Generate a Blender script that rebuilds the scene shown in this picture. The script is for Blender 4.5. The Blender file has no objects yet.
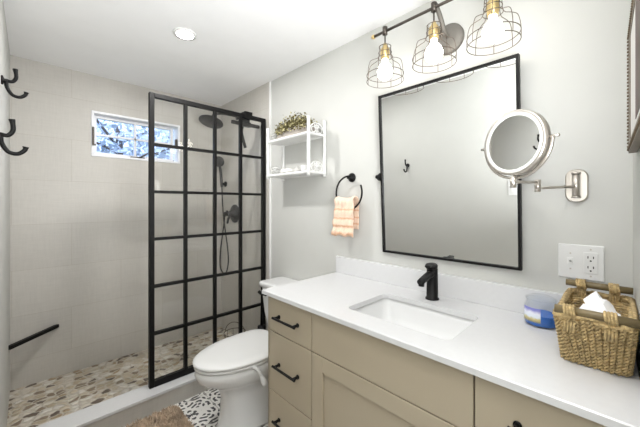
import bpy, bmesh, math, random
from mathutils import Vector, Matrix, noise
random.seed(7)
PI = math.pi
C = bpy.context.scene.collection
V = Vector

# ---------------------------------------------------------------- camera
cam = bpy.data.objects.new('camera', bpy.data.cameras.new('camera'))
C.objects.link(cam)
cam.location = (0, 0, 1.258)
cam.rotation_euler = (PI/2, 0, math.radians(-44.3))
cam.data.sensor_width = 36
cam.data.lens = 298.4/640*36
cam.data.shift_y = -(213.5-203.7)/640
cam.data.clip_start = 0.01
bpy.context.scene.camera = cam

# ---------------------------------------------------------------- world, light, exposure
sc = bpy.context.scene
sc.view_settings.view_transform = 'Standard'
sc.view_settings.look = 'None'
sc.view_settings.gamma = 1
sc.view_settings.use_curve_mapping = False
sc.view_settings.exposure = -0.16
try:
    sc.cycles.max_bounces = 10; sc.cycles.diffuse_bounces = 6; sc.cycles.glossy_bounces = 5
    sc.cycles.transparent_max_bounces = 16; sc.cycles.sample_clamp_indirect = 6
    sc.cycles.caustics_reflective = False
except Exception: pass
w = bpy.data.worlds.new('world'); sc.world = w; w.use_nodes = True
bg = w.node_tree.nodes['Background']
bg.inputs[0].default_value = (0.52, 0.64, 0.90, 1); bg.inputs[1].default_value = 3.0

def area(name, loc, rot, sx, sy, power, col=(1, 1, 1)):
    l = bpy.data.lights.new(name, 'AREA'); l.shape = 'RECTANGLE'; l.size = sx; l.size_y = sy
    l.energy = power; l.color = col
    o = bpy.data.objects.new(name, l); o.location = loc; o.rotation_euler = rot; C.objects.link(o)
    return o
sun = bpy.data.lights.new('sun', 'SUN'); sun.energy = 4; sun.angle = 0.01
so = bpy.data.objects.new('sun', sun); so.rotation_euler = (math.radians(40), 0, math.radians(-15)); C.objects.link(so)
CEILING_FILL = area('ceiling_fill', (0.42, -0.26, 1.25), (math.radians(158), 0, math.radians(-8)), 0.6, 0.5, 57.0, (0.962, 0.98, 1.0))  # added fill lamp, unseen in the doorway, aimed up to brighten the ceiling
BULB = 11.0            # strength of the three clear bulbs
DOWN = 12.5             # watts of the downlight in the shower end
DOWN2 = 5.5            # watts of the downlight by the door

# ---------------------------------------------------------------- materials
def srgb(r, g, b):
    f = lambda c: (c/255/12.92) if c/255 <= 0.04045 else ((c/255+0.055)/1.055)**2.4
    return (f(r), f(g), f(b), 1)
def mat(name, col, rough=0.5, metal=0.0, bump=0.0, bscale=40, var=0.0, vscale=8, spec=0.5, coat=0.0, emit=None, estr=0, stretch=None):
    m = bpy.data.materials.new(name); m.use_nodes = True
    nt = m.node_tree; n = nt.nodes; L = nt.links; p = n['Principled BSDF']
    p.inputs['Base Color'].default_value = col
    p.inputs['Roughness'].default_value = rough
    p.inputs['Metallic'].default_value = metal
    p.inputs['Specular IOR Level'].default_value = spec
    p.inputs['Coat Weight'].default_value = coat
    tc = n.new('ShaderNodeTexCoord'); mp = n.new('ShaderNodeMapping')
    L.new(tc.outputs['Object'], mp.inputs[0])
    if stretch: mp.inputs['Scale'].default_value = stretch
    nz = n.new('ShaderNodeTexNoise'); nz.inputs['Scale'].default_value = vscale; nz.inputs['Detail'].default_value = 4
    L.new(mp.outputs[0], nz.inputs['Vector'])
    rp = n.new('ShaderNodeValToRGB')
    v = max(var, 0.01)
    rp.color_ramp.elements[0].color = (*[c*(1-v) for c in col[:3]], 1)
    rp.color_ramp.elements[1].color = (*[min(1, c*(1+v)) for c in col[:3]], 1)
    rp.color_ramp.elements[0].position = 0.3; rp.color_ramp.elements[1].position = 0.7
    L.new(nz.outputs[0], rp.inputs[0]); L.new(rp.outputs[0], p.inputs['Base Color'])
    if bump:
        n2 = n.new('ShaderNodeTexNoise'); n2.inputs['Scale'].default_value = bscale; n2.inputs['Detail'].default_value = 3
        L.new(mp.outputs[0], n2.inputs['Vector'])
        b = n.new('ShaderNodeBump'); b.inputs['Strength'].default_value = bump; b.inputs['Distance'].default_value = 0.004
        L.new(n2.outputs[0], b.inputs['Height']); L.new(b.outputs[0], p.inputs['Normal'])
    if emit:
        p.inputs['Emission Color'].default_value = emit; p.inputs['Emission Strength'].default_value = estr
    return m

M = {}
M['wall'] = mat('wall_paint', srgb(199, 199, 195), 0.6, bump=0.05, bscale=120, var=0.01)
M['ceil'] = mat('ceiling_paint', srgb(246, 246, 246), 0.75, bump=0.08, bscale=90, var=0.01)
M['trimw'] = mat('white_trim', srgb(235, 235, 233), 0.4)
M['quartz'] = mat('white_quartz', srgb(212, 212, 213), 0.22, var=0.012, vscale=60)
M['ceramic'] = mat('white_ceramic', srgb(224, 224, 224), 0.08, coat=0.3)
M['plastic'] = mat('white_plastic', srgb(222, 222, 221), 0.3)
M['cab'] = mat('greige_cabinet_paint', srgb(176, 164, 143), 0.45, var=0.02, vscale=3)
M['cabin'] = mat('cabinet_shadow_gap', srgb(60, 52, 42), 0.8)
M['black'] = mat('matte_black_metal', srgb(11, 10, 10), 0.5, 0.0, spec=.25)
M['bronze'] = mat('dark_bronze_metal', srgb(82, 76, 70), 0.4, 0.6)
M['wire'] = mat('dark_wire', srgb(100, 90, 80), 0.4, 0.6)
M['greybronze'] = mat('grey_bronze_plate', srgb(118, 114, 108), 0.45, 0.3)
M['brass'] = mat('aged_brass', srgb(214, 190, 136), 0.35, 0.8)
M['nickel'] = mat('brushed_nickel', srgb(196, 190, 182), 0.32, 0.9)
M['gunmetal'] = mat('gunmetal', srgb(92, 90, 88), 0.35, 0.8)
M['graphite'] = mat('graphite_shower_metal', srgb(52, 50, 49), 0.35, 0.6)
M['vinyl'] = mat('white_vinyl', srgb(240, 240, 243), 0.35)
M['whitewick'] = mat('white_painted_wicker', srgb(224, 224, 222), 0.5, bump=0.3, bscale=150)
M['box'] = mat('whitewashed_wood', srgb(172, 164, 156), 0.7, bump=0.3, bscale=40, var=0.12, vscale=20, stretch=(1, .2, 3))
M['cloth'] = mat('white_cloth', srgb(240, 238, 234), 0.9, bump=0.6, bscale=250)
M['tissue'] = mat('white_tissue', srgb(246, 246, 248), 0.9)
M['rod'] = mat('olive_brown_wood', srgb(110, 96, 66), 0.45, var=0.15, vscale=30, stretch=(1, .2, 1))
M['straw'] = mat('seagrass', srgb(188, 164, 118), 0.75, bump=0.8, bscale=260, var=0.38, vscale=90)
M['mat'] = mat('tan_pile', srgb(192, 172, 150), 0.95, var=0.3, vscale=25)
M['leafA'] = mat('leaf_olive', srgb(104, 96, 56), 0.6, var=0.3, vscale=60)
M['leafB'] = mat('leaf_pale', srgb(188, 180, 134), 0.6, var=0.2, vscale=60)
M['soil'] = mat('soil', srgb(60, 48, 38), 0.9, bump=0.8)
M['bark'] = mat('bark', srgb(96, 88, 84), 0.9, bump=0.8, var=0.2)
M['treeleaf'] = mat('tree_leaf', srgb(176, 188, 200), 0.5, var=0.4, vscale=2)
M['ground'] = mat('grass_ground', srgb(96, 110, 70), 0.9, var=0.3)
M['mirror'] = mat('mirror_silver', (0.90, 0.91, 0.90, 1), 0.012, 1.0)
M['led'] = mat('frosted_ring', srgb(205, 205, 200), 0.5)
M['bead'] = mat('beaded_bronze', srgb(104, 90, 72), 0.4, 0.6, var=0.2, vscale=90)
M['art'] = mat('dark_brown_print', srgb(70, 44, 34), 0.5, var=0.4, vscale=30)
M['matboard'] = mat('mat_board', srgb(226, 224, 220), 0.8)
M['wax'] = mat('blue_wax', srgb(52, 112, 200), 0.35, var=0.12, vscale=40)
M['darkhole'] = mat('dark_slot', srgb(25, 24, 24), 0.6)
M['caulk'] = mat('pale_grout', srgb(205, 200, 192), 0.8)

def emis(name, col, s):
    m = bpy.data.materials.new(name); m.use_nodes = True; nt = m.node_tree
    nt.nodes.clear(); e = nt.nodes.new('ShaderNodeEmission'); o = nt.nodes.new('ShaderNodeOutputMaterial')
    e.inputs[0].default_value = (*col, 1); e.inputs[1].default_value = s
    nt.links.new(e.outputs[0], o.inputs[0]); return m
M['bulb'] = emis('bulb_glow', (1, 0.94, 0.85), BULB)
M['diffuser'] = emis('downlight_glow', (1, 0.98, 0.95), 50)

def glass(name, tint, refl=0.12, rough=0.0, ior=1.5, mx=1.0):
    m = bpy.data.materials.new(name); m.use_nodes = True; nt = m.node_tree; n = nt.nodes; n.clear()
    t = n.new('ShaderNodeBsdfTransparent'); g = n.new('ShaderNodeBsdfGlossy'); f = n.new('ShaderNodeFresnel')
    x = n.new('ShaderNodeMixShader'); o = n.new('ShaderNodeOutputMaterial')
    t.inputs[0].default_value = (*tint, 1); g.inputs['Roughness'].default_value = rough
    f.inputs[0].default_value = ior
    a = n.new('ShaderNodeMath'); a.operation = 'MULTIPLY'; a.inputs[1].default_value = mx
    ge = n.new('ShaderNodeNewGeometry'); fb = n.new('ShaderNodeMath'); fb.operation = 'SUBTRACT'; fb.inputs[0].default_value = 1
    nt.links.new(ge.outputs['Backfacing'], fb.inputs[1]); fm = n.new('ShaderNodeMath'); fm.operation = 'MULTIPLY'
    nt.links.new(f.outputs[0], fm.inputs[0]); nt.links.new(fb.outputs[0], fm.inputs[1]); nt.links.new(fm.outputs[0], a.inputs[0])
    nt.links.new(a.outputs[0], x.inputs[0]); nt.links.new(t.outputs[0], x.inputs[1]); nt.links.new(g.outputs[0], x.inputs[2])
    nt.links.new(x.outputs[0], o.inputs[0]); return m
M['glass'] = glass('shower_glass', (0.995, 0.998, 0.995), ior=1.65)
M['jar'] = glass('jar_glass', (0.97, 0.98, 0.99), ior=1.5)
M['clearbulb'] = glass('clear_shade_glass', (0.98, 0.98, 0.98), ior=1.3)
M['wglass'] = glass('window_glass', (0.92, 0.95, 1.0), ior=1.5)

def tile_material():
    m = bpy.data.materials.new('linen_tile'); m.use_nodes = True; nt = m.node_tree; n = nt.nodes; L = nt.links
    p = n['Principled BSDF']; p.inputs['Roughness'].default_value = 0.42
    tc = n.new('ShaderNodeTexCoord'); sx = n.new('ShaderNodeSeparateXYZ'); L.new(tc.outputs['Object'], sx.inputs[0])
    # u = x + y works for both wall directions
    add = n.new('ShaderNodeMath'); add.operation = 'ADD'; L.new(sx.outputs[0], add.inputs[0]); L.new(sx.outputs[1], add.inputs[1])
    cb = n.new('ShaderNodeCombineXYZ'); L.new(add.outputs[0], cb.inputs[0])
    zz = n.new('ShaderNodeMath'); zz.operation = 'ADD'; zz.inputs[1].default_value = -1.116+0.305*10; L.new(sx.outputs[2], zz.inputs[0])
    L.new(zz.outputs[0], cb.inputs[1])
    br = n.new('ShaderNodeTexBrick'); L.new(cb.outputs[0], br.inputs['Vector'])
    br.offset = 0.5; br.inputs['Scale'].default_value = 1; br.inputs['Brick Width'].default_value = 0.61
    br.inputs['Row Height'].default_value = 0.305; br.inputs['Mortar Size'].default_value = 0.0016
    br.inputs['Color1'].default_value = srgb(205, 201, 194); br.inputs['Color2'].default_value = srgb(200, 196, 189)
    br.inputs['Mortar'].default_value = srgb(190, 184, 174); br.inputs['Mortar Smooth'].default_value = 0.3
    mp = n.new('ShaderNodeMapping'); mp.inputs['Scale'].default_value = (14, 14, 160); L.new(tc.outputs['Object'], mp.inputs[0])
    nz = n.new('ShaderNodeTexNoise'); nz.inputs['Scale'].default_value = 1; nz.inputs['Detail'].default_value = 3; L.new(mp.outputs[0], nz.inputs[0])
    mp2 = n.new('ShaderNodeMapping'); mp2.inputs['Scale'].default_value = (120, 120, 9); L.new(tc.outputs['Object'], mp2.inputs[0])
    nz2 = n.new('ShaderNodeTexNoise'); nz2.inputs['Scale'].default_value = 1; L.new(mp2.outputs[0], nz2.inputs[0])
    ad = n.new('ShaderNodeMath'); ad.operation = 'ADD'; L.new(nz.outputs[0], ad.inputs[0]); L.new(nz2.outputs[0], ad.inputs[1])
    rp = n.new('ShaderNodeValToRGB'); rp.color_ramp.elements[0].position = 0.3; rp.color_ramp.elements[1].position = 1
    rp.color_ramp.elements[0].color = (0.86, 0.86, 0.86, 1); rp.color_ramp.elements[1].color = (1, 1, 1, 1)
    hf = n.new('ShaderNodeMath'); hf.operation = 'MULTIPLY'; hf.inputs[1].default_value = 0.62; L.new(ad.outputs[0], hf.inputs[0]); L.new(hf.outputs[0], rp.inputs[0])
    mx = n.new('ShaderNodeMix'); mx.data_type = 'RGBA'; mx.blend_type = 'MULTIPLY'; mx.inputs[0].default_value = 1
    L.new(br.outputs[0], mx.inputs[6]); L.new(rp.outputs[0], mx.inputs[7]); L.new(mx.outputs[2], p.inputs['Base Color'])
    return m
M['tile'] = tile_material()

def pebble_material():
    m = bpy.data.materials.new('river_pebbles'); m.use_nodes = True; nt = m.node_tree; n = nt.nodes; L = nt.links
    p = n['Principled BSDF']; p.inputs['Roughness'].default_value = 0.45
    tc = n.new('ShaderNodeTexCoord'); mp = n.new('ShaderNodeMapping'); mp.inputs['Scale'].default_value = (20, 27, 1)
    L.new(tc.outputs['Object'], mp.inputs[0])
    v = n.new('ShaderNodeTexVoronoi'); v.inputs['Scale'].default_value = 1; v.voronoi_dimensions = '2D'; v.inputs['Randomness'].default_value = 0.85
    e = n.new('ShaderNodeTexVoronoi'); e.feature = 'DISTANCE_TO_EDGE'; e.voronoi_dimensions = '2D'; e.inputs['Scale'].default_value = 1; e.inputs['Randomness'].default_value = 0.85
    wn = n.new('ShaderNodeTexNoise'); wn.inputs['Scale'].default_value = 16; wn.noise_dimensions = '2D'; L.new(tc.outputs['Object'], wn.inputs['Vector'])
    wm = n.new('ShaderNodeVectorMath'); wm.operation = 'MULTIPLY_ADD'; wm.inputs[1].default_value = (.8, .8, 0); L.new(wn.outputs['Color'], wm.inputs[0]); L.new(mp.outputs[0], wm.inputs[2])
    L.new(wm.outputs[0], v.inputs['Vector']); L.new(wm.outputs[0], e.inputs['Vector'])
    s = n.new('ShaderNodeSeparateColor'); L.new(v.outputs['Color'], s.inputs[0])
    rp = n.new('ShaderNodeValToRGB'); cr = rp.color_ramp; cr.interpolation = 'CONSTANT'
    cols = [(0, (226, 217, 203)), (.2, (200, 184, 158)), (.36, (236, 230, 220)), (.52, (150, 132, 110)), (.64, (214, 200, 178)), (.78, (112, 98, 84)), (.88, (182, 160, 128)), (.95, (232, 226, 216))]
    cr.elements[0].position = 0; cr.elements[0].color = srgb(*cols[0][1]); cr.elements[1].position = cols[1][0]; cr.elements[1].color = srgb(*cols[1][1])
    for q, c in cols[2:]:
        el = cr.elements.new(q); el.color = srgb(*c)
    L.new(s.outputs[0], rp.inputs[0])
    st = n.new('ShaderNodeMapRange'); st.inputs[1].default_value = 0.05; st.inputs[2].default_value = 0.15; L.new(e.outputs['Distance'], st.inputs[0])
    mx = n.new('ShaderNodeMix'); mx.data_type = 'RGBA'; mx.inputs[6].default_value = srgb(214, 205, 190)
    L.new(st.outputs[0], mx.inputs[0]); L.new(rp.outputs[0], mx.inputs[7])
    nz = n.new('ShaderNodeTexNoise'); nz.inputs['Scale'].default_value = 60; L.new(tc.outputs['Object'], nz.inputs[0])
    rr = n.new('ShaderNodeValToRGB'); rr.color_ramp.elements[0].color = (.8, .8, .8, 1); rr.color_ramp.elements[1].color = (1, 1, 1, 1); L.new(nz.outputs[0], rr.inputs[0])
    m2 = n.new('ShaderNodeMix'); m2.data_type = 'RGBA'; m2.blend_type = 'MULTIPLY'; m2.inputs[0].default_value = 1
    L.new(mx.outputs[2], m2.inputs[6]); L.new(rr.outputs[0], m2.inputs[7]); L.new(m2.outputs[2], p.inputs['Base Color'])
    b = n.new('ShaderNodeBump'); b.inputs['Strength'].default_value = 0.8; b.inputs['Distance'].default_value = 0.012
    s2 = n.new('ShaderNodeMapRange'); s2.inputs[1].default_value = 0.03; s2.inputs[2].default_value = 0.3; L.new(e.outputs['Distance'], s2.inputs[0])
    L.new(s2.outputs[0], b.inputs['Height']); L.new(b.outputs[0], p.inputs['Normal'])
    return m
M['pebble'] = pebble_material()

def patterned_floor():
    m = bpy.data.materials.new('encaustic_floor'); m.use_nodes = True; nt = m.node_tree; n = nt.nodes; L = nt.links
    p = n['Principled BSDF']; p.inputs['Roughness'].default_value = 0.35
    tc = n.new('ShaderNodeTexCoord'); mp = n.new('ShaderNodeMapping'); mp.inputs['Scale'].default_value = (3.6, 3.6, 3.6); L.new(tc.outputs['Object'], mp.inputs[0])
    fr = n.new('ShaderNodeVectorMath'); fr.operation = 'FRACTION'; L.new(mp.outputs[0], fr.inputs[0])
    sb = n.new('ShaderNodeVectorMath'); sb.operation = 'SUBTRACT'; sb.inputs[1].default_value = (.5, .5, 0); L.new(fr.outputs[0], sb.inputs[0])
    sep = n.new('ShaderNodeSeparateXYZ'); L.new(sb.outputs[0], sep.inputs[0])
    def mth(op, a, b=None):
        q = n.new('ShaderNodeMath'); q.operation = op
        for i, s in enumerate((a, b)):
            if s is None: continue
            if isinstance(s, (int, float)): q.inputs[i].default_value = s
            else: L.new(s, q.inputs[i])
        return q.outputs[0]
    x = mth('ABSOLUTE', sep.outputs[0]); y = mth('ABSOLUTE', sep.outputs[1])
    # r and angle about the tile centre, and about its corner: scrolls where rings cross
    def rings(cx, cy, k, ph):
        dx = mth('SUBTRACT', x, cx); dy = mth('SUBTRACT', y, cy)
        r = mth('SQRT', mth('ADD', mth('MULTIPLY', dx, dx), mth('MULTIPLY', dy, dy)))
        a = mth('ARCTAN2', dy, dx)
        return mth('SINE', mth('ADD', mth('MULTIPLY', r, k), mth('MULTIPLY', a, ph)))
    q1 = rings(0.16, 0.16, 30, 1.0); q2 = rings(0.42, 0.1, 34, -1.0); q3 = rings(0.1, 0.42, 34, 1.0)
    prod = mth('MAXIMUM', mth('MULTIPLY', q1, q2), mth('MULTIPLY', q1, q3))
    t1 = mth('GREATER_THAN', prod, 0.5)
    r0 = mth('SQRT', mth('ADD', mth('MULTIPLY', x, x), mth('MULTIPLY', y, y)))
    petal = mth('LESS_THAN', r0, mth('ADD', mth('MULTIPLY', mth('SINE', mth('MULTIPLY', mth('ARCTAN2', y, x), 4)), 0.05), 0.07))
    dark = mth('MAXIMUM', t1, petal)
    grout = mth('GREATER_THAN', mth('MAXIMUM', x, y), 0.493)
    mx = n.new('ShaderNodeMix'); mx.data_type = 'RGBA'; mx.inputs[6].default_value = srgb(238, 236, 232); mx.inputs[7].default_value = srgb(74, 72, 75)
    L.new(dark, mx.inputs[0])
    m2 = n.new('ShaderNodeMix'); m2.data_type = 'RGBA'; m2.inputs[7].default_value = srgb(190, 187, 182)
    L.new(grout, m2.inputs[0]); L.new(mx.outputs[2], m2.inputs[6]); L.new(m2.outputs[2], p.inputs['Base Color'])
    return m
M['floor'] = patterned_floor()

def towel_material():
    m = bpy.data.materials.new('peach_towel'); m.use_nodes = True; nt = m.node_tree; n = nt.nodes; L = nt.links
    p = n['Principled BSDF']; p.inputs['Roughness'].default_value = 0.95
    tc = n.new('ShaderNodeTexCoord'); sx = n.new('ShaderNodeSeparateXYZ'); L.new(tc.outputs['UV'], sx.inputs[0])
    rp = n.new('ShaderNodeValToRGB'); cr = rp.color_ramp
    pale = srgb(247, 220, 198); deep = srgb(228, 178, 140)
    cr.elements[0].position = 0; cr.elements[0].color = pale; cr.elements[1].position = 1; cr.elements[1].color = pale
    for q, c in ((.05, pale), (.09, deep), (.16, pale), (.26, pale), (.31, deep), (.36, pale), (.48, pale), (.52, deep), (.56, pale), (.72, pale), (.76, deep), (.80, pale)):
        e = cr.elements.new(q); e.color = c
    nz = n.new('ShaderNodeTexNoise'); nz.inputs['Scale'].default_value = 45; L.new(tc.outputs['Object'], nz.inputs[0])
    ad = n.new('ShaderNodeMath'); ad.operation = 'MULTIPLY_ADD'; ad.inputs[1].default_value = 0.07; L.new(nz.outputs[0], ad.inputs[0]); L.new(sx.outputs[1], ad.inputs[2])
    L.new(ad.outputs[0], rp.inputs[0]); L.new(rp.outputs[0], p.inputs['Base Color'])
    n2 = n.new('ShaderNodeTexNoise'); n2.inputs['Scale'].default_value = 320; L.new(tc.outputs['Object'], n2.inputs[0])
    b = n.new('ShaderNodeBump'); b.inputs['Strength'].default_value = 0.9; b.inputs['Distance'].default_value = 0.004
    L.new(n2.outputs[0], b.inputs['Height']); L.new(b.outputs[0], p.inputs['Normal'])
    return m
M['towel'] = towel_material()
def label_material():
    m = bpy.data.materials.new('candle_label'); m.use_nodes = True; nt = m.node_tree; n = nt.nodes; L = nt.links
    p = n['Principled BSDF']; p.inputs['Roughness'].default_value = 0.4
    tc = n.new('ShaderNodeTexCoord'); sx = n.new('ShaderNodeSeparateXYZ'); L.new(tc.outputs['UV'], sx.inputs[0])
    nz = n.new('ShaderNodeTexNoise'); nz.inputs['Scale'].default_value = 5; L.new(tc.outputs['UV'], nz.inputs[0])
    ad = n.new('ShaderNodeMath'); ad.operation = 'MULTIPLY_ADD'; ad.inputs[1].default_value = 0.25; L.new(nz.outputs[0], ad.inputs[0]); L.new(sx.outputs[1], ad.inputs[2])
    rp = n.new('ShaderNodeValToRGB'); cr = rp.color_ramp
    cr.elements[0].position = .1; cr.elements[0].color = srgb(120, 122, 110); cr.elements[1].position = 1; cr.elements[1].color = srgb(130, 130, 200)
    for q, c in ((.34, (196, 184, 130)), (.5, (214, 222, 236)), (.75, (226, 228, 240))):
        e = cr.elements.new(q); e.color = srgb(*c)
    L.new(ad.outputs[0], rp.inputs[0]); L.new(rp.outputs[0], p.inputs['Base Color']); return m
M['label'] = label_material()

# ---------------------------------------------------------------- helpers
ORI = {}
def thing(name, label, cat, loc, group=None):
    o = bpy.data.objects.new(name, None); C.objects.link(o); o.location = loc; o.empty_display_size = 0.05
    o['label'] = label; o['category'] = cat
    if group: o['group'] = group
    ORI[o.name] = V(loc); return o
def obj(name, bm, m, parent=None, smooth=False, label=None, base=None, cut=None):
    bmesh.ops.recalc_face_normals(bm, faces=bm.faces[:])
    if parent is not None: off = ORI[parent.name]
    else:
        if base is None:
            xs = [v.co for v in bm.verts]
            off = V(((min(c.x for c in xs)+max(c.x for c in xs))/2, (min(c.y for c in xs)+max(c.y for c in xs))/2, min(c.z for c in xs)))
        else: off = V(base)
    bmesh.ops.translate(bm, vec=-off, verts=bm.verts[:])
    me = bpy.data.meshes.new(name); bm.to_mesh(me); bm.free()
    for mm in (m if isinstance(m, (list, tuple)) else [m]): me.materials.append(mm)
    if smooth:
        for p in me.polygons: p.use_smooth = True
    o = bpy.data.objects.new(name, me); C.objects.link(o)
    if parent is not None: o.parent = parent; ORI[o.name] = off
    else: o.location = off; ORI[o.name] = off
    if label: o['label'] = label
    return o
def tag(o, label, cat, group=None, kind=None):
    o['label'] = label; o['category'] = cat
    if group: o['group'] = group
    if kind: o['kind'] = kind
    return o
def struct(name, bm, m, parent=None, smooth=False):
    o = obj(name, bm, m, parent, smooth, base=(0, 0, 0) if parent is None else None)
    if parent is None: o['kind'] = 'structure'
    return o
def B(): return bmesh.new()
def box(bm, x0, x1, y0, y1, z0, z1, bev=0.0, seg=2, mi=0):
    r = bmesh.ops.create_cube(bm, size=1); vs = r['verts']
    bmesh.ops.scale(bm, vec=(x1-x0, y1-y0, z1-z0), verts=vs)
    bmesh.ops.translate(bm, vec=((x0+x1)/2, (y0+y1)/2, (z0+z1)/2), verts=vs)
    fs = set(f for v in vs for f in v.link_faces)
    for f in fs: f.material_index = mi
    if bev:
        es = list(set(e for v in vs for e in v.link_edges))
        bmesh.ops.bevel(bm, geom=es, offset=bev, segments=seg, profile=0.5, affect='EDGES')
    return bm
def tube(bm, pts, r, seg=8, closed=False, cap=True, mi=0):
    pts = [V(p) for p in pts]; n = len(pts)
    rr = r if isinstance(r, (list, tuple)) else [r]*n
    tang = []
    for i in range(n):
        a = pts[(i-1) % n] if (closed or i > 0) else pts[i]
        b = pts[(i+1) % n] if (closed or i < n-1) else pts[i]
        t = (b-a); tang.append(t.normalized() if t.length > 1e-9 else V((0, 0, 1)))
    up = V((0, 0, 1)) if abs(tang[0].z) < 0.9 else V((1, 0, 0))
    nrm = (up-tang[0]*up.dot(tang[0])).normalized(); rings = []
    for i in range(n):
        if i: nrm = (nrm-tang[i]*nrm.dot(tang[i]))
        if nrm.length < 1e-6: nrm = tang[i].orthogonal()
        nrm.normalize(); bn = tang[i].cross(nrm)
        rings.append([bm.verts.new(pts[i]+(nrm*math.cos(2*PI*k/seg)+bn*math.sin(2*PI*k/seg))*rr[i]) for k in range(seg)])
    for i in range(n if closed else n-1):
        a, b = rings[i], rings[(i+1) % n]
        for k in range(seg):
            f = bm.faces.new((a[k], a[(k+1) % seg], b[(k+1) % seg], b[k])); f.material_index = mi
    if cap and not closed:
        bm.faces.new(rings[0][::-1]); bm.faces.new(rings[-1])
    return bm
def lathe(bm, prof, origin=(0, 0, 0), axis=(0, 0, 1), seg=32, mi=0):
    """prof: (radius, height along axis)"""
    ax = V(axis).normalized(); q = V((0, 0, 1)).rotation_difference(ax).to_matrix(); o = V(origin)
    rings = []
    for r, h in prof:
        if r < 1e-6: rings.append([bm.verts.new(o+q@V((0, 0, h)))])
        else: rings.append([bm.verts.new(o+q@V((r*math.cos(2*PI*k/seg), r*math.sin(2*PI*k/seg), h))) for k in range(seg)])
    for a, b in zip(rings, rings[1:]):
        for k in range(seg):
            k2 = (k+1) % seg
            if len(a) == 1 and len(b) == 1: continue
            if len(a) == 1: f = bm.faces.new((a[0], b[k], b[k2]))
            elif len(b) == 1: f = bm.faces.new((a[k], a[k2], b[0]))
            else: f = bm.faces.new((a[k], a[k2], b[k2], b[k]))
            f.material_index = mi
    return bm
def loft(bm, rings, cap=True, closed=True):
    rs = [[bm.verts.new(p) for p in r] for r in rings]
    n = len(rs[0])
    for a, b in zip(rs, rs[1:]):
        for k in range(n if closed else n-1):
            bm.faces.new((a[k], a[(k+1) % n], b[(k+1) % n], b[k]))
    if cap: bm.faces.new(rs[0][::-1]); bm.faces.new(rs[-1])
    return bm
def rrect(cx, cy, hx, hy, r, z, n=6):
    out = []
    for qx, qy, a0 in ((1, 1, 0), (-1, 1, PI/2), (-1, -1, PI), (1, -1, 1.5*PI)):
        for i in range(n+1):
            a = a0+PI/2*i/n
            out.append(V((cx+qx*(hx-r)+r*math.cos(a), cy+qy*(hy-r)+r*math.sin(a), z)))
    return out
def arc(c, r, a0, a1, n, u, v):
    c, u, v = V(c), V(u), V(v)
    return [c+(u*math.cos(a0+(a1-a0)*i/n)+v*math.sin(a0+(a1-a0)*i/n))*r for i in range(n+1)]
def smooth_path(pts, sub=6):
    P = [V(p) for p in pts]; out = []
    for i in range(len(P)-1):
        p0 = P[max(i-1, 0)]; p1 = P[i]; p2 = P[i+1]; p3 = P[min(i+2, len(P)-1)]
        for k in range(sub):
            t = k/sub
            out.append(0.5*((2*p1)+(p2-p0)*t+(2*p0-5*p1+4*p2-p3)*t*t+(3*p1-p0-3*p2+p3)*t**3))
    out.append(P[-1]); return out

# ---------------------------------------------------------------- the room
X0, X1, Y0, Y1, H = -0.088, 1.388, -0.016, 2.826, 2.236
YT = 1.995      # where the shower tile starts
def nearY(x): return -0.016-0.0317*(X1-x)       # the wall by the door is a touch out of square

struct('floor', box(B(), X0-0.1, X1+0.1, -1.4, 2.2, -0.05, 0), M['floor'])
struct('floor_shower', box(B(), X0-0.1, X1+0.1, 2.10, Y1+0.1, -0.05, 0.029), M['pebble'])
struct('ceiling', box(B(), X0-0.1, X1+0.1, -1.4, Y1+0.1, H, H+0.06), M['ceil'])
struct('wall_left', box(B(), X0-0.1, X0, -1.4, Y1+0.1, 0, H), M['wall'])
struct('wall_right', box(B(), X1, X1+0.1, -1.4, Y1+0.1, 0, H), M['wall'])
struct('wall_hall', box(B(), X0-0.1, X1+0.1, -1.5, -1.4, 0, H), M['wall'])
# back wall with the window opening
WX0, WX1, WZ0, WZ1 = 0.337, 0.985, 1.618, 1.968
bm = B()
box(bm, X0, WX0, Y1, Y1+0.14, 0, H); box(bm, WX1, X1, Y1, Y1+0.14, 0, H)
box(bm, WX0, WX1, Y1, Y1+0.14, 0, WZ0); box(bm, WX0, WX1, Y1, Y1+0.14, WZ1, H)
struct('wall_back', bm, M['tile'])
bm = B(); box(bm, X1-0.008, X1, YT, Y1, 0.0, H); struct('wall_shower_right', bm, M['tile'])
bm = B(); box(bm, X1-0.011, X1, YT-0.012, YT, 0.12, H); struct('trim_1', bm, M['trimw'])
# wall by the door: right of the opening, and the lintel above it
def slab(bm, xa, xb, z0, z1, t=0.11):
    a = [(xa, nearY(xa)), (xb, nearY(xb)), (xb, nearY(xb)-t), (xa, nearY(xa)-t)]
    loft(bm, [[V((x, y, z0)) for x, y in a], [V((x, y, z1)) for x, y in a]])
bm = B(); slab(bm, 0.74, X1, 0, H); slab(bm, X0, 0.74, 2.06, H); struct('wall_front', bm, M['wall'])
bm = B(); box(bm, 0.726, 0.742, -0.15, -0.04, 0, 2.06); struct('door_jamb', bm, M['trimw'])
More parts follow.
